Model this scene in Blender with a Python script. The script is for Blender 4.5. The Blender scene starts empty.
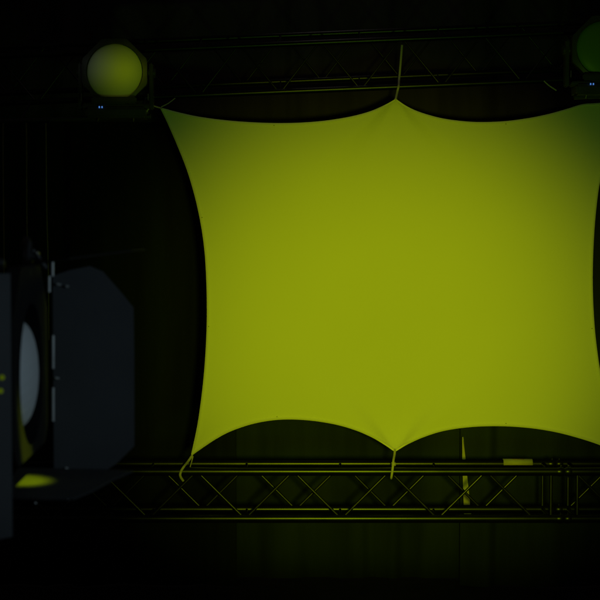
import bpy, bmesh, math, random
from mathutils import Vector, Matrix, noise
random.seed(7)
S = bpy.context.scene
COL = S.collection
R = math.radians

# ------------------------------------------------------------------ camera
CZ = 3.2                       # eye height over the stage floor
LENS = 85.0
F = LENS / 36.0                # focal length in picture widths
PITCH = -math.atan(60 / (600 * F))
cd = bpy.data.cameras.new('camera'); cam = bpy.data.objects.new('camera', cd); COL.objects.link(cam)
cam.location = (0, 0, CZ); cam.rotation_euler = (R(90) + PITCH, 0, 0)
cd.lens = LENS; cd.sensor_width = 36; cd.clip_start = 0.1; cd.clip_end = 200
cd.dof.use_dof = True; cd.dof.focus_distance = 10.7; cd.dof.aperture_fstop = 6.0
S.camera = cam
RX = Matrix.Rotation(R(90) + PITCH, 3, 'X')

def ray(px, py):
    return RX @ Vector(((px - 300) / (600 * F), (300 - py) / (600 * F), -1.0))
def P(px, py, Y):              # point of the upright plane at depth Y
    d = ray(px, py); return Vector((0, 0, CZ)) + d * (Y / d.y)
def PZ(px, py, z):             # point of the level plane at height z
    d = ray(px, py); return Vector((0, 0, CZ)) + d * ((z - CZ) / d.z)

# ------------------------------------------------------------------ world, lamps, exposure
w = bpy.data.worlds.new('World'); S.world = w; w.use_nodes = True
w.node_tree.nodes['Background'].inputs[0].default_value = (1.0, 0.86, 0.74, 1)
w.node_tree.nodes['Background'].inputs[1].default_value = 0.007
S.view_settings.view_transform = 'Standard'; S.view_settings.look = 'None'
S.view_settings.exposure = 0; S.view_settings.gamma = 1

def spot(name, loc, target, power, color, size, blend, radius=0.05):
    l = bpy.data.lights.new(name, 'SPOT'); l.energy = power; l.color = color
    l.spot_size = R(size); l.spot_blend = blend; l.shadow_soft_size = radius
    o = bpy.data.objects.new(name, l); COL.objects.link(o); o.location = loc
    o.rotation_euler = (Vector(target) - Vector(loc)).to_track_quat('-Z', 'Y').to_euler()
    return o
spot('main_stage_beam', (0.35, 0.6, 3.0), (0.60, 10.75, 2.40), 1400, (0.86, 1.0, 0.0), 27, 1.0, 0.12)
spot('green_corner_fill', (0.7, 4.6, 1.85), (0.75, 10.75, 3.1), 72, (0.36, 1.0, 0.03), 56, 0.7, 0.15)  # added fill that greens the screen's upper corners
LT = P(115, 72, 10.45)
spot('lime_fill_on_upper_lens', (0.6, 5.5, 4.7), LT + Vector((.05, 0, 0)), 150, (0.78, 1.0, 0.0), 4.2, 0.9, 0.12)  # added spot standing in for the lime reflection in the lens
spot('grey_fill_on_upper_lens', (-2.6, 6.0, 4.9), LT + Vector((-.13, 0, .05)), 26, (0.90, 1.0, 0.96), 3.0, 1.0, 0.12)  # added spot for the grey left part of the lens
spot('lime_fill_on_the_bottom_door', (0.30, 1.6, 5.0), PZ(23, 481, 2.62), 1050, (0.76, 1.0, 0.0), 2.6, 0.6, 0.02)  # added narrow spot that makes the lime patch on the leaf
spot('warm_border_fill', (0.2, 11.45, 7.0), (0.1, 12.4, 4.3), 6, (1.0, 0.80, 0.84), 130, 1.0, 0.4)  # added weak fill, lifts the blacks of the border cloth
spot('blue_fixture_fill', (2.3, 1.6, 3.4), (-0.55, 3.45, 2.88), 38, (0.62, 0.86, 1.0), 22, 0.6, 0.08)  # added fill to brighten the barn door light's lens and leaves

# ------------------------------------------------------------------ materials
def mat(name, col, rough=0.6, metal=0.0, spec=0.5, bump=0.0, bscale=60, var=0.0, vscale=4, coat=0.0, sheen=0.0, stretch=None):
    m = bpy.data.materials.new(name); m.use_nodes = True
    nt = m.node_tree; b = nt.nodes['Principled BSDF']
    b.inputs['Base Color'].default_value = (*col, 1); b.inputs['Roughness'].default_value = rough
    b.inputs['Metallic'].default_value = metal; b.inputs['Specular IOR Level'].default_value = spec
    b.inputs['Coat Weight'].default_value = coat; b.inputs['Sheen Weight'].default_value = sheen
    tc = nt.nodes.new('ShaderNodeTexCoord'); src = tc.outputs['Object']
    if stretch:
        mp = nt.nodes.new('ShaderNodeMapping'); mp.inputs['Scale'].default_value = stretch
        nt.links.new(src, mp.inputs[0]); src = mp.outputs[0]
    if var:
        n = nt.nodes.new('ShaderNodeTexNoise'); n.inputs['Scale'].default_value = vscale; n.inputs['Detail'].default_value = 5
        nt.links.new(src, n.inputs['Vector'])
        r = nt.nodes.new('ShaderNodeMapRange'); r.inputs[1].default_value = 0.3; r.inputs[2].default_value = 0.7
        r.inputs[3].default_value = 1 - var; r.inputs[4].default_value = 1 + var
        nt.links.new(n.outputs[0], r.inputs[0])
        mx = nt.nodes.new('ShaderNodeVectorMath'); mx.operation = 'SCALE'; mx.inputs[0].default_value = col
        nt.links.new(r.outputs[0], mx.inputs['Scale']); nt.links.new(mx.outputs[0], b.inputs['Base Color'])
        r2 = nt.nodes.new('ShaderNodeMapRange'); r2.inputs[3].default_value = rough * 0.85; r2.inputs[4].default_value = min(1, rough * 1.15)
        nt.links.new(n.outputs[0], r2.inputs[0]); nt.links.new(r2.outputs[0], b.inputs['Roughness'])
    if bump:
        n = nt.nodes.new('ShaderNodeTexNoise'); n.inputs['Scale'].default_value = bscale; n.inputs['Detail'].default_value = 4
        nt.links.new(src, n.inputs['Vector'])
        bp = nt.nodes.new('ShaderNodeBump'); bp.inputs['Strength'].default_value = bump; bp.inputs['Distance'].default_value = 0.002
        nt.links.new(n.outputs[0], bp.inputs['Height']); nt.links.new(bp.outputs[0], b.inputs['Normal'])
    return m
M = dict(
    lycra=mat('white_stretch_lycra', (0.80, 0.79, 0.76), 0.85, spec=0.1, bump=0.10, bscale=240, var=0.012, vscale=1.5),
    hem=mat('lycra_hem', (0.88, 0.87, 0.84), 0.8, spec=0.1, bump=0.2, bscale=180),
    rope=mat('pale_cord', (0.55, 0.53, 0.48), 0.8, bump=0.5, bscale=120),
    alu=mat('truss_metal', (0.036, 0.040, 0.034), 0.31, metal=0.9, bump=0.05, bscale=30, var=0.15, vscale=6),
    brace=mat('brace_metal', (0.062, 0.064, 0.056), 0.34, metal=0.9, bump=0.02, bscale=40, var=0.2, vscale=9),
    steel=mat('bright_steel', (0.3, 0.3, 0.28), 0.35, metal=1.0, var=0.1, vscale=30),
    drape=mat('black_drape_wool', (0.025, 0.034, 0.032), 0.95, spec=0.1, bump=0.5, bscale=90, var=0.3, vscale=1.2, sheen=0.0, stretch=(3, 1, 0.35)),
    unlit_drape=mat('unlit_drape_cloth', (0.013, 0.016, 0.014), 0.95, spec=0.05, bump=0.5, bscale=90, var=0.3, vscale=1.2, stretch=(3, 1, 0.35)),  # drape colour darkened so the left of the stage looks unlit
    border=mat('black_border_cloth', (0.038, 0.034, 0.036), 0.95, spec=0.1, bump=0.4, bscale=90, var=0.2, vscale=2, stretch=(3, 1, 0.4)),
    pale=mat('pale_cloth', (0.62, 0.61, 0.52), 0.8, bump=0.3, bscale=40, var=0.1),
    tape=mat('pale_tape', (0.46, 0.45, 0.38), 0.6, bump=0.2, bscale=50, var=0.12, vscale=12),
    tapeb=mat('brown_tape', (0.34, 0.25, 0.14), 0.6, var=0.2, vscale=20),
    floor=mat('black_stage_floor', (0.02, 0.02, 0.02), 0.7, spec=0.2, bump=0.2, bscale=20, var=0.3),
    black=mat('black_paint', (0.035, 0.037, 0.040), 0.45, bump=0.15, bscale=70, var=0.15, vscale=8),
    head=mat('black_plastic', (0.05, 0.05, 0.048), 0.42, bump=0.1, bscale=60, var=0.2, vscale=10),
    flap=mat('matt_black_steel', (0.046, 0.050, 0.056), 0.62, bump=0.15, bscale=50, var=0.18, vscale=5),
    frame=mat('bounce_darkened_steel', (0.012, 0.012, 0.013), 0.75, spec=0.2, bump=0.15, bscale=50, var=0.2),  # colour lowered to hold down the screen's bounce on the frame
    unlit_glass=mat('unlit_green_lens', (0.16, 0.30, 0.06), 0.4, spec=0.3),  # lens of the right lamp, darkened in colour to look unlit
    zinc=mat('zinc_hinge', (0.62, 0.64, 0.64), 0.45, metal=0.4, var=0.15, vscale=20),
    cable=mat('cable_brown', (0.16, 0.13, 0.06), 0.5, var=0.2, vscale=20),
    grommet=mat('dark_grommet', (0.03, 0.03, 0.02), 0.5),
)
def glow(name, col, strength):
    m = bpy.data.materials.new(name); m.use_nodes = True; b = m.node_tree.nodes['Principled BSDF']
    b.inputs['Base Color'].default_value = (*[c * .3 for c in col], 1)
    b.inputs['Emission Color'].default_value = (*col, 1); b.inputs['Emission Strength'].default_value = strength
    return m
M['led'] = glow('blue_led', (0.12, 0.35, 1.0), 0.5)
M['lime_dot'] = glow('lime_dot_glow', (0.4, 0.6, 0.0), 0.10)  # small lime dots with a faint glow, on the barn door light
def glass_lens(name, col, rough, ridges):
    m = mat(name, col, rough, spec=0.35)
    nt = m.node_tree; b = nt.nodes['Principled BSDF']
    tc = nt.nodes.new('ShaderNodeTexCoord'); wv = nt.nodes.new('ShaderNodeTexWave'); wv.wave_type = 'RINGS'; wv.rings_direction = 'SPHERICAL'
    wv.inputs['Scale'].default_value = ridges
    nt.links.new(tc.outputs['Object'], wv.inputs['Vector'])
    bp = nt.nodes.new('ShaderNodeBump'); bp.inputs['Strength'].default_value = 0.25; bp.inputs['Distance'].default_value = 0.003
    nt.links.new(wv.outputs[1], bp.inputs['Height']); nt.links.new(bp.outputs[0], b.inputs['Normal'])
    return m
M['lens'] = glass_lens('frosted_lens', (0.66, 0.68, 0.66), 0.75, 0.5)
M['fresnel'] = glass_lens('fresnel_glass', (0.78, 0.82, 0.84), 0.6, 12)

# ------------------------------------------------------------------ helpers
def obj(name, bm, m, parent=None, smooth=True):
    bmesh.ops.recalc_face_normals(bm, faces=bm.faces[:])
    me = bpy.data.meshes.new(name); bm.to_mesh(me); bm.free()
    me.materials.append(M[m] if isinstance(m, str) else m)
    if smooth:
        me.shade_smooth()
        try: me.set_sharp_from_angle(angle=R(38))
        except Exception: pass
    o = bpy.data.objects.new(name, me); COL.objects.link(o)
    if parent: o.parent = parent; o.matrix_parent_inverse = Matrix.Translation(parent.location).inverted() if False else Matrix()
    return o
def tag(o, label, cat, group=None, kind=None):
    if label: o['label'] = label
    if cat: o['category'] = cat
    if group: o['group'] = group
    if kind: o['kind'] = kind
    return o
def thing(name, loc, label, cat, group=None, rot=None):
    o = bpy.data.objects.new(name, None); COL.objects.link(o); o.location = loc; o.empty_display_size = 0.1
    if rot: o.rotation_euler = rot
    return tag(o, label, cat, group)
def tube(bm, pts, r, n=10, caps=True, taper=None):
    pts = [Vector(p) for p in pts]; rings = []
    up = None
    for i, p in enumerate(pts):
        t = (pts[min(i + 1, len(pts) - 1)] - pts[max(i - 1, 0)]).normalized()
        if up is None:
            up = t.orthogonal().normalized()
        up = (up - t * up.dot(t)).normalized(); s = t.cross(up)
        rr = r if taper is None else taper[i]
        rings.append([bm.verts.new(p + (up * math.cos(a) + s * math.sin(a)) * rr) for a in [2 * math.pi * k / n for k in range(n)]])
    for a, b in zip(rings, rings[1:]):
        for k in range(n): bm.faces.new((a[k], a[(k + 1) % n], b[(k + 1) % n], b[k]))
    if caps: bm.faces.new(rings[0]); bm.faces.new(rings[-1][::-1])
    return bm
def box(bm, c, s, rot=None, bevel=0.0):
    b2 = bmesh.new(); bmesh.ops.create_cube(b2, size=1)
    bmesh.ops.scale(b2, vec=s, verts=b2.verts)
    if bevel: bmesh.ops.bevel(b2, geom=b2.edges[:], offset=bevel, segments=2, affect='EDGES')
    if rot is not None: bmesh.ops.transform(b2, matrix=rot.to_4x4(), verts=b2.verts)
    bmesh.ops.translate(b2, vec=c, verts=b2.verts)
    me = bpy.data.meshes.new('t'); b2.to_mesh(me); b2.free(); bm.from_mesh(me); bpy.data.meshes.remove(me)
    return bm
def lathe(bm, prof, n=48, axis='Y', close=False):     # prof: (radius, distance along axis)
    rings = []
    for r, d in prof:
        if r < 1e-6:
            rings.append([bm.verts.new((0, d, 0))]); continue
        rings.append([bm.verts.new((r * math.cos(2 * math.pi * k / n), d, r * math.sin(2 * math.pi * k / n))) for k in range(n)])
    for a, b in zip(rings, rings[1:]):
        for k in range(n):
            if len(a) == 1 and len(b) > 1: bm.faces.new((a[0], b[k], b[(k + 1) % n]))
            elif len(b) == 1 and len(a) > 1: bm.faces.new((a[k], a[(k + 1) % n], b[0]))
            elif len(a) > 1: bm.faces.new((a[k], a[(k + 1) % n], b[(k + 1) % n], b[k]))
    return bm
def plate(bm, pts, nrm, t):                        # a sheet with thickness from an outline
    nrm = Vector(nrm).normalized() * t / 2
    a = [bm.verts.new(Vector(p) + nrm) for p in pts]; b = [bm.verts.new(Vector(p) - nrm) for p in pts]
    bm.faces.new(a); bm.faces.new(b[::-1])
    for i in range(len(a)): bm.faces.new((a[i], b[i], b[(i + 1) % len(a)], a[(i + 1) % len(a)]))
    return bm
def catmull(pts, n):
    """n+1 points evenly spread along a smooth curve through pts (2-D)."""
    p = [Vector(q) for q in pts]; p = [p[0] * 2 - p[1]] + p + [p[-1] * 2 - p[-2]]; out = []
    for i in range(1, len(p) - 2):
        for k in range(24):
            t = k / 24
            out.append(0.5 * ((2 * p[i]) + (p[i + 1] - p[i - 1]) * t + (2 * p[i - 1] - 5 * p[i] + 4 * p[i + 1] - p[i + 2]) * t * t + (3 * p[i] - p[i - 1] - 3 * p[i + 1] + p[i + 2]) * t ** 3))
    out.append(p[-2]); L = [0]
    for a, b in zip(out, out[1:]): L.append(L[-1] + (b - a).length)
    res = []; j = 0
    for k in range(n + 1):
        s = L[-1] * k / n
        while j < len(L) - 2 and L[j + 1] < s: j += 1
        f = (s - L[j]) / max(1e-9, L[j + 1] - L[j]); res.append(out[j].lerp(out[j + 1], min(1, f)))
    return res

# ------------------------------------------------------------------ the setting
bm = bmesh.new()
bmesh.ops.create_grid(bm, x_segments=4, y_segments=4, size=20)
tag(obj('stage_floor', bm, 'floor'), 'black stage floor in darkness below the trusses', None, kind='structure')

def drape(name, px0, px1, Y, top, bottom, m, label, cat, group, fold=0.045, seed=0, wave=9.0, flat=0.0):
    x0 = (px0 - 300) / (600 * F) * Y; x1 = (px1 - 300) / (600 * F) * Y
    nx = int((x1 - x0) / 0.018); nz = 26; bm = bmesh.new(); g = []
    for j in range(nz + 1):
        z = top + (bottom - top) * j / nz; row = []
        for i in range(nx + 1):
            x = x0 + (x1 - x0) * i / nx
            ph = noise.noise(Vector((x * 1.3, seed, 0))) * 6 + noise.noise(Vector((x * .5, seed, z * .25))) * 1.2
            amp = fold * (0.55 + 0.9 * abs(noise.noise(Vector((x * 0.8, seed + 5, 0)))) * 2) * (1 - flat)
            y = Y + amp * math.sin(x * wave + ph) + 0.25 * amp * math.sin(x * wave * 2.7 + ph * 2 + z * .3)
            row.append(bm.verts.new((x, y, z)))
        g.append(row)
    for a, b in zip(g, g[1:]):
        for i in range(nx): bm.faces.new((a[i], a[i + 1], b[i + 1], b[i]))
    o = obj(name, bm, m)
    md = o.modifiers.new('thickness', 'SOLIDIFY'); md.thickness = 0.006
    return tag(o, label, cat, group)
G = 'black drapes closing the back of the stage'
drape('stage_drape', -140, 236, 13.0, 7.5, 0.01, 'unlit_drape', 'black backdrop drape in near darkness behind the barn door light, left of the screen', 'drape', G, seed=1, wave=11)
drape('stage_drape', 222, 485, 13.28, 7.5, 0.01, 'drape', 'dark drape seen under the left scallop of the screen, left of the pale sliver', 'drape', G, seed=2, wave=12)
drape('stage_drape', 461.5, 760, 12.95, 7.5, 0.01, 'drape', 'dark drape seen under the right scallop of the screen, right of the pale sliver', 'drape', G, seed=9, wave=10, flat=0.35)
zb = P(0, 122, 12.4).z
drape('border_cloth', -140, 760, 12.4, 7.4, zb, 'border', 'wide black border cloth hanging across the top of the stage behind the lamps', 'border cloth', None, seed=12, wave=8)

# pale sliver between two drapes
bm = bmesh.new(); L = []; Rr = []
for k in range(13):
    py = 437 + (514 - 437) * k / 12
    hw = 0.3 + (py - 437) * 0.050
    L.append(P(462.2 + (py - 437) * .03 - min(1, k / 3) * .6, py, 12.62 + .01 * math.sin(k))); Rr.append(P(462.9 + hw * 2 - .2 + .03, py, 12.61 - .008 * math.sin(k * 1.3)))
plate(bm, L + Rr[::-1], (0, 1, 0), 0.006)
tag(obj('cloth_strip', bm, 'pale', smooth=False), 'narrow pale wedge of cloth widening downwards between two dark drapes', 'cloth strip')

# ------------------------------------------------------------------ trusses
YF, YR = 10.60, 10.97          # front and rear face of the floor truss
YS = 10.76                     # the screen hangs between them
def hang_truss(p0, p1, off_r, off_u, r_chord, label, group, phase=0.0, period=0.66, end0=True, end1=True, name='box_truss', slot=0.05):
    """p0-p1: axis of the front top chord; off_r: to the rear face; off_u: down to the lower chords"""
    t = thing(name, (p0 + p1) / 2 + off_u, label, 'truss', group)
    base = t.location.copy()
    def loc(v): return Vector(v) - base
    d = (p1 - p0).normalized(); Ltot = (p1 - p0).length
    for o_ in (Vector((0, 0, 0)), off_r, off_u, off_r + off_u):
        bm = bmesh.new(); tube(bm, [loc(p0 + o_), loc(p0 + o_ + d * Ltot)], r_chord, 20); obj('chord', bm, 'alu', t)
    rb = r_chord * 0.33
    def brace(a, b, rr=None):
        bm = bmesh.new(); tube(bm, [loc(a), loc(b)], rr or rb, 10); obj('brace', bm, 'brace', t)
    g = r_chord * 0.8
    un = off_u.normalized()
    for face, ph in ((Vector((0, 0, 0)), phase), (off_r, phase - period / 2 + 0.02)):
        s = ph
        while s < Ltot:
            run = period * 0.42
            a0, a1 = s, s + run
            if a0 > 0.03 and a1 < Ltot - 0.03: brace(p0 + face + d * a0 + un * g, p0 + face + off_u + d * a1 - un * g)
            a0, a1 = s + run + period * 0.08, s + 2 * run + period * 0.08
            if a0 > 0.03 and a1 < Ltot - 0.03: brace(p0 + face + off_u + d * a0 - un * g, p0 + face + d * a1 + un * g)
            s += period
    s = (phase % period) + period * .46
    rn = off_r.normalized()
    while s + period * .3 < Ltot:          # cross struts of the top and bottom faces
        for lv in (Vector((0, 0, 0)), off_u):
            brace(p0 + lv + d * s + rn * g, p0 + lv + off_r + d * s - rn * g)
        s += period
    for flag, q, sg in ((end0, p0, 1), (end1, p1, -1)):
        if not flag: continue
        q2 = q + d * sg * 0.09
        for face in (Vector((0, 0, 0)), off_r):
            brace(q2 + face + un * g, q2 + face + off_u - un * g, r_chord * .42)
        for lv in (Vector((0, 0, 0)), off_u):
            brace(q2 + lv + rn * g, q2 + lv + off_r - rn * g, r_chord * .55)
        for o_ in (Vector((0, 0, 0)), off_r, off_u, off_r + off_u):     # conical couplers with pins
            bm = bmesh.new(); c = q + o_
            tube(bm, [loc(c - d * sg * .012), loc(c + d * sg * .005), loc(c + d * sg * .03), loc(c + d * sg * .045)], 0, 20, taper=[r_chord * .82, r_chord * 1.12, r_chord * 1.12, r_chord * 1.0])
            obj('coupler', bm, 'alu', t)
            bm = bmesh.new(); cc = c + d * sg * .018
            tube(bm, [loc(cc + Vector((0, -.3, 1)).normalized() * r_chord * 1.5), loc(cc - Vector((0, -.3, 1)).normalized() * r_chord * 1.5)], .0065, 8)
            obj('pin', bm, 'steel', t)
    return t
up = lambda a, b: Vector((0, 0, P(0, b, YF).z - P(0, a, YF).z))
FT = 471.5; FB = 518.5
offu = up(FT, FB); offr = Vector((0, YR - YF, 0))
def fx(px): return P(px, FT, YF)
GT = 'floor truss sections joined end to end under the screen'
pxm = 600 * F / YF             # px per metre on the front face
def rel(px_, start): return (px_ - start) / pxm
floor_truss = hang_truss(fx(-20), fx(563), offr, offu, 0.0325, 'long middle truss section under the screen with lit tubes and crossed braces', GT, phase=rel(202 - 97 * 2, -20), period=97 / pxm)
hang_truss(fx(565.5), fx(960), offr, offu, 0.0325, 'right truss section beginning at the pinned joint at the right edge of the photo', GT, phase=rel(578, 565.5), period=97 / pxm)
hang_truss(fx(-400), fx(-22.5), offr, offu, 0.0325, 'unlit left truss section behind the barn door light', GT, phase=.1, period=97 / pxm)
# pale tape on the rear top chord (a part of the middle section)
for m, a, b, rr in (('tape', 503, 532, .0385), ('tapeb', 512, 524, .0395)):
    bm = bmesh.new(); k = YR / YF
    p_a = P(a, 464.5, YR); p_b = P(b, 464.5, YR); zc = fx(300).z
    p_a.z = p_b.z = zc
    base = floor_truss.location
    n = 14; ra = []
    lo, hi = (-8, 200) if m == 'tape' else (60, 165)
    for q in (p_a, p_b):
        ring = []
        for i in range(n + 1):
            an = R(lo + (hi - lo) * i / n)
            ring.append(bm.verts.new(q - base + Vector((0, -math.cos(an) * rr, math.sin(an) * rr * (1.02 if m == 'tape' else 1.01)))))
        ra.append(ring)
    for i in range(n): bm.faces.new((ra[0][i], ra[0][i + 1], ra[1][i + 1], ra[1][i]))
    o = obj('tape_wrap', bm, m, floor_truss); o['label'] = 'pale tape wrapped on the rear tube' if m == 'tape' else 'brownish patch on the pale tape'
    md = o.modifiers.new('t', 'SOLIDIFY'); md.thickness = 0.0015

# flown truss above the screen, its lower chords catch the light
a0, a1 = P(-120, 108.5, 10.9), P(760, 71.5, 10.9)
b0 = P(-120, 96.5, 11.25); b1 = P(760, 63.5, 11.25)
offu2 = Vector((0, 0, 0.36)); offr2 = Vector((0, .35, (b0.z - a0.z + b1.z - a1.z) / 2))
# front top chord sits above the front lower one
flown = hang_truss(a0 + offu2, a1 + offu2, offr2, -offu2, 0.022, 'dark truss flown above the screen, its two lower tubes faintly lit', None, phase=.3, period=.62, end0=False, end1=False, name='flown_truss')

# batten pipe that carries the lamps and the screen's upper corners
bp0, bp1 = P(-130, 125.6, 10.50), P(770, 96.4, 10.50)
def bpt(px): f = (px + 130) / 900; return bp0.lerp(bp1, f) + (Vector((0, 0, .042)) if px > 400 else Vector())
for q0, q1, hg, lab in ((-130, 151, (20, 140), 'black pipe under the stage lamp at the upper left'), (574, 770, (578, 650), 'black pipe under the cut off stage lamp at the upper right')):
    t = thing('lamp_pipe', (bpt(q0) + bpt(q1)) / 2, lab, 'pipe', 'pipes carrying the upper stage lamps')
    bm = bmesh.new(); tube(bm, [bpt(q0) - t.location, bpt(q1) - t.location], .018, 16); obj('pipe', bm, 'black', t)
    for px in hg:
        c = bpt(px); fz = a0.lerp(a1, (px + 120) / 880)
        bm = bmesh.new(); tube(bm, [c - t.location + Vector((0, .018, .0)), Vector((c.x, fz.y, fz.z)) - t.location], .010, 8); obj('hanger', bm, 'black', t)

# ------------------------------------------------------------------ the stretch screen
top = [(160, 107.5), (180, 112.8), (200, 117), (225, 120.3), (250, 122.3), (275, 123.2), (300, 122.8), (325, 120.8), (350, 116.8), (370, 111.5), (385, 105), (394, 100), (395.8, 98.8),
       (398, 100.5), (407, 106.5), (420, 112.3), (440, 118), (460, 121), (480, 122.2), (505, 121.3), (530, 118), (550, 113.8), (567, 109), (583, 104.3), (600, 103), (628, 99.5)]
bot = [(191, 456), (200, 449.5), (215, 439.5), (230, 431.5), (250, 424.5), (270, 420.5), (290, 419.3), (312, 420.6), (335, 424.3), (355, 430), (372, 437.3), (385, 445), (393, 450.5), (395, 451.6),
       (397, 450.5), (408, 444), (425, 436.5), (445, 430.5), (470, 427), (495, 426), (520, 427), (545, 430), (570, 435.5), (600, 445), (634, 460)]
left = [(160, 107.5), (168, 124), (178, 147), (187, 170), (194.5, 195), (200.5, 222), (204.5, 250), (206.4, 280), (207, 310), (206.5, 335), (204.8, 365), (201.8, 395), (197.5, 425), (191, 456)]
right = [(628, 99.5), (618, 123), (608, 152), (600, 181), (595.5, 215), (593.2, 250), (592.6, 285), (594, 320), (597, 350), (601.5, 378), (609, 405), (620, 434), (634, 460)]
NX, NY = 240, 180
def split_curve(c, k, n1, n2):
    i = c.index(k); a = catmull(c[:i + 1], n1); b = catmull(c[i:], n2); return a + b[1:]
T = split_curve(top, (395.8, 98.8), NX // 2, NX // 2); B = split_curve(bot, (395, 451.6), NX // 2, NX // 2)
Lf = catmull(left, NY); Rt = catmull(right, NY)
anch = [(395.8, 98.8, 1, .10), (395, 451.6, -1, .09)]
corner = [(160, 107.5), (191, 456), (628, 99.5), (634, 460)]
def depth(x, y):
    d = 0
    for ax, ay, s, A in anch:
        dy = max(0, (y - ay) * s); wd = 2 + dy * .85
        d += A * math.exp(-((x - ax) / wd) ** 4) * (1 - math.exp(-dy / 13)) * math.exp(-dy / 90)
    for ax, ay in corner:
        vx, vy = 400 - ax, 280 - ay; l = math.hypot(vx, vy); vx /= l; vy /= l
        al = (x - ax) * vx + (y - ay) * vy; ac = -(x - ax) * vy + (y - ay) * vx
        if al > 0: d += .022 * math.exp(-(ac / (4 + al * .25)) ** 2) * (1 - math.exp(-al / 10)) * math.exp(-al / 60)
    for ax, ay in corner + [(395.8, 98.8), (395, 451.6)]:       # fine tension creases fanning from each tie
        r = math.hypot(x - ax, y - ay)
        if 0 < r < 170:
            an = math.atan2(y - ay, x - ax)
            d += .0035 * noise.noise(Vector((an * 5.5, ax, ay))) * min(1, r / 22) * math.exp(-r / 48)
    d += .012 * noise.noise(Vector((x / 170, y / 170, 3)))
    return YS + d
grid = []; bm = bmesh.new()
for j in range(NY + 1):
    v = j / NY; row = []
    for i in range(NX + 1):
        u = i / NX
        c = (T[i] * (1 - v) + B[i] * v) + (Lf[j] * (1 - u) + Rt[j] * u) - (T[0] * (1 - u) * (1 - v) + T[-1] * u * (1 - v) + B[0] * (1 - u) * v + B[-1] * u * v)
        grid.append((c.x, c.y)); row.append(bm.verts.new(P(c.x, c.y, depth(c.x, c.y))))
    if j:
        for i in range(NX): bm.faces.new((prev[i], prev[i + 1], row[i + 1], row[i]))
    prev = row
sc_base = P(395, 451.6, YS)
screen = thing('stretch_screen', sc_base, 'large lime lit stretch fabric screen with scalloped edges tied between the trusses', 'screen')
bmesh.ops.translate(bm, vec=-sc_base, verts=bm.verts)
fab = obj('fabric', bm, 'lycra', screen)
# hem: a doubled band along the whole edge
loop = [(p, 0) for p in T] + [(p, 0) for p in Rt[1:]] + [(p, 0) for p in B[::-1][1:]] + [(p, 0) for p in Lf[::-1][1:-1]]
loop = [p for p, _ in loop]; n = len(loop); bm = bmesh.new(); ro = []; ri = []; rm = []
for i, p in enumerate(loop):
    tg = (loop[(i + 1) % n] - loop[i - 1]).normalized(); nm = Vector((-tg.y, tg.x))   # towards the inside (y is down)
    q = p + nm * 2.3; mid = p + nm * 1.2
    ro.append(bm.verts.new(P(p.x - nm.x * .15, p.y - nm.y * .15, depth(p.x, p.y) - .001) - sc_base))
    rm.append(bm.verts.new(P(mid.x, mid.y, depth(mid.x, mid.y) - .009) - sc_base))
    ri.append(bm.verts.new(P(q.x, q.y, depth(q.x, q.y) - .001) - sc_base))
for i in range(n):
    k = (i + 1) % n
    bm.faces.new((ro[i], ro[k], rm[k], rm[i])); bm.faces.new((rm[i], rm[k], ri[k], ri[i]))
obj('hem', bm, 'hem', screen)
for gx, gy in ((274, 125.5), (506, 124), (277, 416.8), (506, 423.3), (202, 217.5), (208.6, 326.5), (592, 328.5)):
    bm = bmesh.new(); c = P(gx, gy, depth(gx, gy) - .006) - sc_base
    box(bm, c, (.007, .004, .005), bevel=.001); obj('grommet', bm, 'grommet', screen)
def cord(pts, label, r=.0075, m='rope'):
    pts = [Vector(p) for p in pts]; base = pts[0].copy()
    out = []
    q = [pts[0]] + pts + [pts[-1]]
    for i in range(1, len(q) - 2):
        for k in range(5):
            t = k / 5
            out.append(0.5 * ((2 * q[i]) + (q[i + 1] - q[i - 1]) * t + (2 * q[i - 1] - 5 * q[i] + 4 * q[i + 1] - q[i + 2]) * t * t + (3 * q[i] - q[i - 1] - 3 * q[i + 1] + q[i + 2]) * t ** 3))
    out.append(pts[-1])
    bm = bmesh.new(); tube(bm, [p - base for p in out], r, 8)
    o = obj('tie_cord', bm, m); o.location = base
    return tag(o, label, 'cord', 'cords tying the screen to the trusses')
ych = YF - .030
cord([P(395.6, 99.5, YS - .006), P(397.2, 92, 10.84), P(398.6, 86, 10.87), P(399, 80, 11.0), P(400, 70, 11.05), P(402, 45, 11.05)], 'short cord from the top middle point of the screen up to the flown truss', .0085)
cord([P(395, 449.5, YS - .012), P(394.4, 455, 10.70), P(393.4, 460.5, 10.60), P(392.9, 466, ych - .004), P(392.2, 472, ych - .012), P(391.4, 477, ych), P(391.2, 478.4, YF)], 'cord from the bottom middle point of the screen down over the front truss tube', .0088)
# knot on that cord
bm = bmesh.new(); pts = []
for k in range(25):
    a = k / 24 * 4 * math.pi; pts.append(P(393.5 + 1.5 * math.cos(a), 463.4 + 1.5 * math.sin(a * .5 + .6) + k * .05, 10.585 + .016 * math.sin(a)))
base = pts[0].copy(); tube(bm, [p - base for p in pts], .006, 7)
o = obj('cord_knot', bm, 'rope'); o.location = base; tag(o, 'small knot in the cord under the bottom middle point of the screen', 'knot')
cord([P(192.2, 455.5, YS - .01), P(188, 461.5, 10.70), P(183.6, 467, 10.555), P(181, 471.5, 10.55), P(180.3, 476, 10.55), P(183.2, 480.8, 10.575)], 'cord looped from the lower left corner of the screen round the truss tube', .0092)
cord([P(193, 456.5, YS - .01), P(191.8, 461, 10.72), P(190, 467.5, 10.63)], 'short loose cord end below the lower left corner of the screen', .0045)
cord([P(161.5, 108.3, YS - .008), P(157, 107, 10.62), P(151, 106, 10.5), P(146.5, 112, 10.47), bpt(146) + Vector((0, 0, .02))], 'cord from the upper left corner of the screen to the lamp base', .0055)
cord([P(161, 107, YS - .008), P(168, 103.5, 10.78), P(175, 98.2, 10.84)], 'thin cord rising right from the upper left corner of the screen', .0038)
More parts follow.
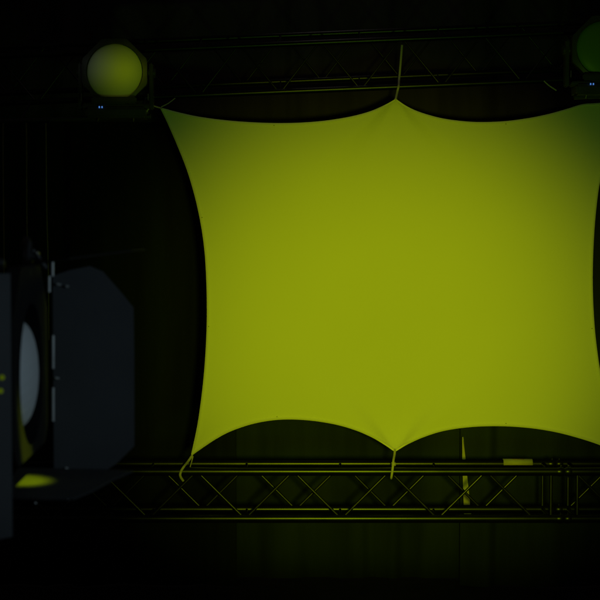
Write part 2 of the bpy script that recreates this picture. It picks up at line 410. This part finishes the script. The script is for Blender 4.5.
cord([P(544, 81, 10.87), P(549, 85.5, 10.86), P(556.5, 90.5, 10.85)], 'short slanting cord hanging off the flown truss above the right side of the screen', .005)
cord([P(627, 100.5, YS - .008), P(634, 99, 10.6), bpt(640)], 'cord from the upper right corner of the screen to the pipe', .0075)

# ------------------------------------------------------------------ lamps standing on the batten
def stage_head(px, py, Y, label, glass='lens'):
    c = P(px, py, Y); k = Y / (600 * F)
    t = thing('stage_lamp', c + Vector((0, 0, -46 * k)), label, 'stage lamp', 'round stage lamps on the upper pipe')
    off = Vector((0, 0, 46 * k))
    def put(bm): bmesh.ops.translate(bm, vec=off, verts=bm.verts); return bm
    bm = bmesh.new(); lathe(bm, [(0, .30), (.12, .30), (.17, .26), (.205, .18), (.222, .06), (.226, -.01), (.222, -.028), (.211, -.032), (.2075, -.022), (.2055, .0)], 64)
    obj('housing', put(bm), 'head', t)
    bm = bmesh.new(); lathe(bm, [(.206, -.002)] + [(.206 * math.cos(a), -.045 * math.sin(a) - .002) for a in [math.pi / 2 * q / 10 for q in range(1, 10)]] + [(0, -.047)], 64)
    obj('lens', put(bm), glass, t)
    bm = bmesh.new()                                   # octagon bezel with a round opening
    n = 64; inner = []; outer = []
    for i in range(n):
        a = 2 * math.pi * i / n; f = 1 / max(abs(math.cos(a)), abs(math.sin(a)), (abs(math.cos(a)) + abs(math.sin(a))) / 1.38)
        outer.append((.238 * f * math.cos(a), .238 * f * math.sin(a))); inner.append((.208 * math.cos(a), .208 * math.sin(a)))
    v = [[bm.verts.new((x, y, z)) for x, z in ring] for ring, y in ((inner, -.036), (outer, -.030), (outer, .03), (inner, .03))]
    for q in range(4):
        A, Bq = v[q], v[(q + 1) % 4]
        for i in range(n): bm.faces.new((A[i], A[(i + 1) % n], Bq[(i + 1) % n], Bq[i]))
    obj('bezel', put(bm), 'head', t)
    bm = bmesh.new(); box(bm, (0, -.058, -.211), (.33, .035, .050), bevel=.01); obj('lower_bar', put(bm), 'head', t)
    for s in (-1, 1):
        bm = bmesh.new(); box(bm, (s * .262, .07, -.10), (.026, .10, .34), bevel=.009); obj('yoke_arm', put(bm), 'head', t)
        bm = bmesh.new(); tube(bm, [(s * .24, .07, .0), (s * .29, .07, .0)], .035, 18); obj('pivot', put(bm), 'head', t)
        bm = bmesh.new(); box(bm, (s * .245, -.02, -.185), (.007, .007, .05)); obj('edge_clip', put(bm), 'steel', t)
    bm = bmesh.new(); box(bm, (.01, .05, -.300), (.44, .22, .075), bevel=.014); box(bm, (0.01, .05, -.252), (.5, .14, .03), bevel=.008)
    bs = obj('base', put(bm), 'head', t)
    for dx in (-.108, -.088):
        bm = bmesh.new(); box(bm, (dx, -.062, -.262), (.009, .006, .014), bevel=.001); obj('glow_dot', put(bm), 'led', bs)
    for dx in (-.12, .14):
        bm = bmesh.new(); tube(bm, [(dx - .01, .0, -.36), (dx - .005, -.01, -.335), (dx + .012, -.02, -.325)], .006, 8); obj('clamp', put(bm), 'steel', t)
    return t
stage_head(115, 72, 10.45, 'round stage lamp with a pale lens lit green at the upper left, blue lights below')
stage_head(604, 49, 10.45, 'dark round stage lamp cut off by the right edge above the screen corner', 'unlit_glass')

# ------------------------------------------------------------------ cables hanging down behind the barn door light
for px0, px1, lab, py0 in ((3, 4, 'thin hanging cable nearest the left edge of the photo', 128), (26, 28.3, 'thin hanging cable in the middle of three, above the barn door light', 128), (45.5, 49, 'thin hanging cable on the right of three, ending behind the barn door hinge', 128)):
    bm = bmesh.new(); pts = []
    for k in range(14):
        f = k / 13; pts.append(P(px0 + (px1 - px0) * f + .25 * math.sin(f * 9 + px0), py0 - 5 + (345 - py0) * f, 10.40))
    base = pts[0].copy(); tube(bm, [p - base for p in pts], .0055, 8)
    o = obj('hanging_cable', bm, 'cable'); o.location = base; tag(o, lab, 'cable', 'cables hanging from the upper pipe')

# ------------------------------------------------------------------ barn door light in the left foreground
D0 = 3.42
C0 = P(32, 374, D0)
th = math.atan2(0.98, 0.2)
fl = thing('barn_door_light', C0 + Vector((0, 0, -.27)), 'big black stage light with open barn doors and a pale oval lens, left foreground', 'stage light')
FB0 = fl.location.copy()
A = Vector((0.9995, 0.030, 0)).normalized(); Bv = Vector((-A.y, A.x, 0)); Z = Vector((0, 0, 1))   # A: beam axis, Bv: near to far
def W(a, b, z): return C0 + A * a + Bv * b + Z * z - FB0
def wb(bm): return bm
frm = Matrix((A, Bv, Z)).transposed()
# front frame: square with cut corners and a round opening
bm = bmesh.new(); n = 48; inner = []; outer = []
for i in range(n):
    a = 2 * math.pi * i / n; f = 1 / max(abs(math.cos(a)), abs(math.sin(a)), (abs(math.cos(a)) + abs(math.sin(a))) / 1.55)
    outer.append((.262 * f * math.cos(a), max(-.195, .262 * f * math.sin(a)))); inner.append((.172 * math.cos(a), .172 * math.sin(a)))
v = [[bm.verts.new(W(x, b, z)) for b, z in ring] for ring, x in ((inner, .0), (outer, .0), (outer, -.03), (inner, -.03))]
for q in range(4):
    Aq, Bq = v[q], v[(q + 1) % 4]
    for i in range(n): bm.faces.new((Aq[i], Aq[(i + 1) % n], Bq[(i + 1) % n], Bq[i]))
obj('front_frame', bm, 'frame', fl)
def lath(bm, prof, n=48):
    b2 = bmesh.new(); lathe(b2, prof, n)
    m4 = Matrix(((A.x, Bv.x, Z.x), (A.y, Bv.y, Z.y), (A.z, Bv.z, Z.z)))
    for vv in b2.verts:
        b_, a_, z_ = vv.co; vv.co = W(a_, b_, z_)
    return b2
obj('housing', lath(None, [(0, -.62), (.12, -.62), (.16, -.58), (.18, -.50), (.187, -.2), (.187, -.045), (.178, -.034), (.171, -.034), (.165, -.05), (.135, -.055)]), 'frame', fl)
obj('lens', lath(None, [(.128, -.028)] + [(.128 * math.cos(a), -.028 + .040 * math.sin(a)) for a in [math.pi / 2 * q / 8 for q in range(1, 8)]] + [(0, .012)]), 'fresnel', fl)
obj('lens_ring', lath(None, [(.142, -.06), (.144, -.030), (.136, -.022), (.1285, -.024), (.127, -.05)]), 'frame', fl)
# far door, folded forward; we look at its inner face
hx, hy = W(.012, .262, 0), None
fdir = (A * .90 + Bv * .20).normalized(); fn = fdir.cross(Z).normalized()
k = (D0 + .27) / (600 * F)
def far(px, py):           # a point of the far door's plane seen at that pixel
    d = ray(px, py); o_ = Vector((0, 0, CZ)); h = W(.012, .262, 0) + FB0
    return o_ + d * ((h - o_).dot(fn) / d.dot(fn)) - FB0
bm = bmesh.new(); plate(bm, [far(*q) for q in ((52.5, 276), (70, 270), (90, 266), (103, 271.5), (121, 292), (133.5, 307.5), (134.2, 350), (134.4, 446), (116, 464), (100, 474), (84, 488), (70, 496), (54, 489))], fn, .003)
fd = obj('door_leaf', bm, 'flap', fl, smooth=False); fd['label'] = 'far door leaf folded forward, tall with cut corners'
def seg(pa, pb, r, name, m, parent, n=10):
    bm = bmesh.new(); tube(bm, [pa, pb], r, n); return obj(name, bm, m, parent)
for (xa, ya, yb) in ((53.4, 262, 276), (50.0, 276, 292), (53.9, 335, 368), (53.9, 387, 420.5), (52.3, 481, 492.5)):
    q0, q1 = far(xa, ya), far(xa, yb); off = -fn * .012 if (fn.y < 0) else fn * .012
    off = Vector((0, -.014, 0))
    seg(q0 + off, q1 + off, .0042, 'hinge', 'zinc', fd)
for (sx, sy, ln) in ((59.5, 284, 4.5), (68, 286, 2.8), (58, 377.5, 4), (57, 469.3, 4), (67.5, 467.4, 2.7), (69, 498, 1.8), (36.5, 502, 1.8)):
    q0, q1 = far(sx - ln / 2, sy), far(sx + ln / 2, sy + .5); off = Vector((0, -.012, 0))
    seg(q0 + off, q1 + off, .0030, 'bolt', 'zinc', fd, 8)
# bottom door: level, seen from above
zb = PZ(30, 468, 2.62).z
pl = [PZ(px, py, zb) - FB0 for px, py in ((8, 481), (19, 468.3), (60, 469), (100, 469.5), (133, 471.5), (113, 480), (93, 491), (74, 499), (40, 499), (13, 498))]
bm = bmesh.new(); plate(bm, pl, (0, 0, 1), .003); o = obj('door_leaf', bm, 'flap', fl, smooth=False); o['label'] = 'bottom door leaf, level, lit lime at its left end'
# top door: almost edge on
tp = [W(.012, -.24, .268), W(.012, .24, .268), W(.13, .29, .283), W(.26, .20, .300), W(.26, -.20, .300), W(.13, -.29, .283)]
tn = (Z * .99 - A * .13)
bm = bmesh.new(); plate(bm, tp, tn, .003); o = obj('door_leaf', bm, 'frame', fl, smooth=False); o['label'] = 'top door leaf seen edge on'
# near door, swung back towards the camera side
nd = (Bv * -.75 - A * .62).normalized(); nn = nd.cross(Z)
h = W(-.004, -.270, 0)
bm = bmesh.new(); plate(bm, [h + nd * u + Z * z for u, z in ((0, .25), (.07, .25), (.2, .14), (.2, -.2), (.07, -.34), (0, -.34))], nn, .003)
o = obj('door_leaf', bm, 'flap', fl, smooth=False); o['label'] = 'near door leaf swung back at the left edge'
# yoke, clamp and knobs on top
bm = bmesh.new()
for s in (-1, 1): box(bm, W(-.26, s * .245, .10), (.045, .008, .42), frm, .002)
box(bm, W(-.26, 0, .312), (.045, .50, .008), frm, .002); obj('yoke', bm, 'black', fl)
bm = bmesh.new(); tube(bm, [W(-.26, 0, .32), W(-.26, 0, .36)], .018, 12); tube(bm, [W(-.26, 0, .36) + (A * math.cos(a) + Z * math.sin(a)) * .035 + Z * .035 for a in [R(-90 + 24 * q) for q in range(12)]], .010, 8)
obj('hook_clamp', bm, 'black', fl)
bm = bmesh.new(); tube(bm, [W(-.02, .06, .262), W(-.02, .09, .315), W(-.03, .12, .325), W(-.05, .2, .30), W(-.04, .24, .265)], .009, 8); obj('handle', bm, 'black', fl)
for a_, b_, z_, r_ in ((-.05, -.19, .27, .013), (-.02, .0, .245, .016), (-.03, .2, .285, .013)):
    bm = bmesh.new(); tube(bm, [W(a_ - .02, b_, z_), W(a_ + .012, b_, z_), W(a_ + .02, b_, z_)], 0, 14, taper=[r_, r_, r_ * .7]); obj('knob', bm, 'black', fl)
bm = bmesh.new(); bmesh.ops.create_icosphere(bm, subdivisions=2, radius=.0058); bmesh.ops.translate(bm, vec=P(36.5, 253, 3.5) - FB0, verts=bm.verts); obj('lock_screw', bm, 'steel', fl)
bm = bmesh.new(); tube(bm, [P(32, 250.5, 3.5) - FB0, P(36, 253, 3.505) - FB0, P(41, 262, 3.51) - FB0, P(46, 268, 3.52) - FB0], .006, 8); obj('lever', bm, 'black', fl)
for px, py in ((2, 377.5), (.5, 391)):
    bm = bmesh.new(); bmesh.ops.create_icosphere(bm, subdivisions=2, radius=.006); bmesh.ops.translate(bm, vec=P(px, py, 3.02) - FB0, verts=bm.verts); obj('glow_dot', bm, 'lime_dot', fl)
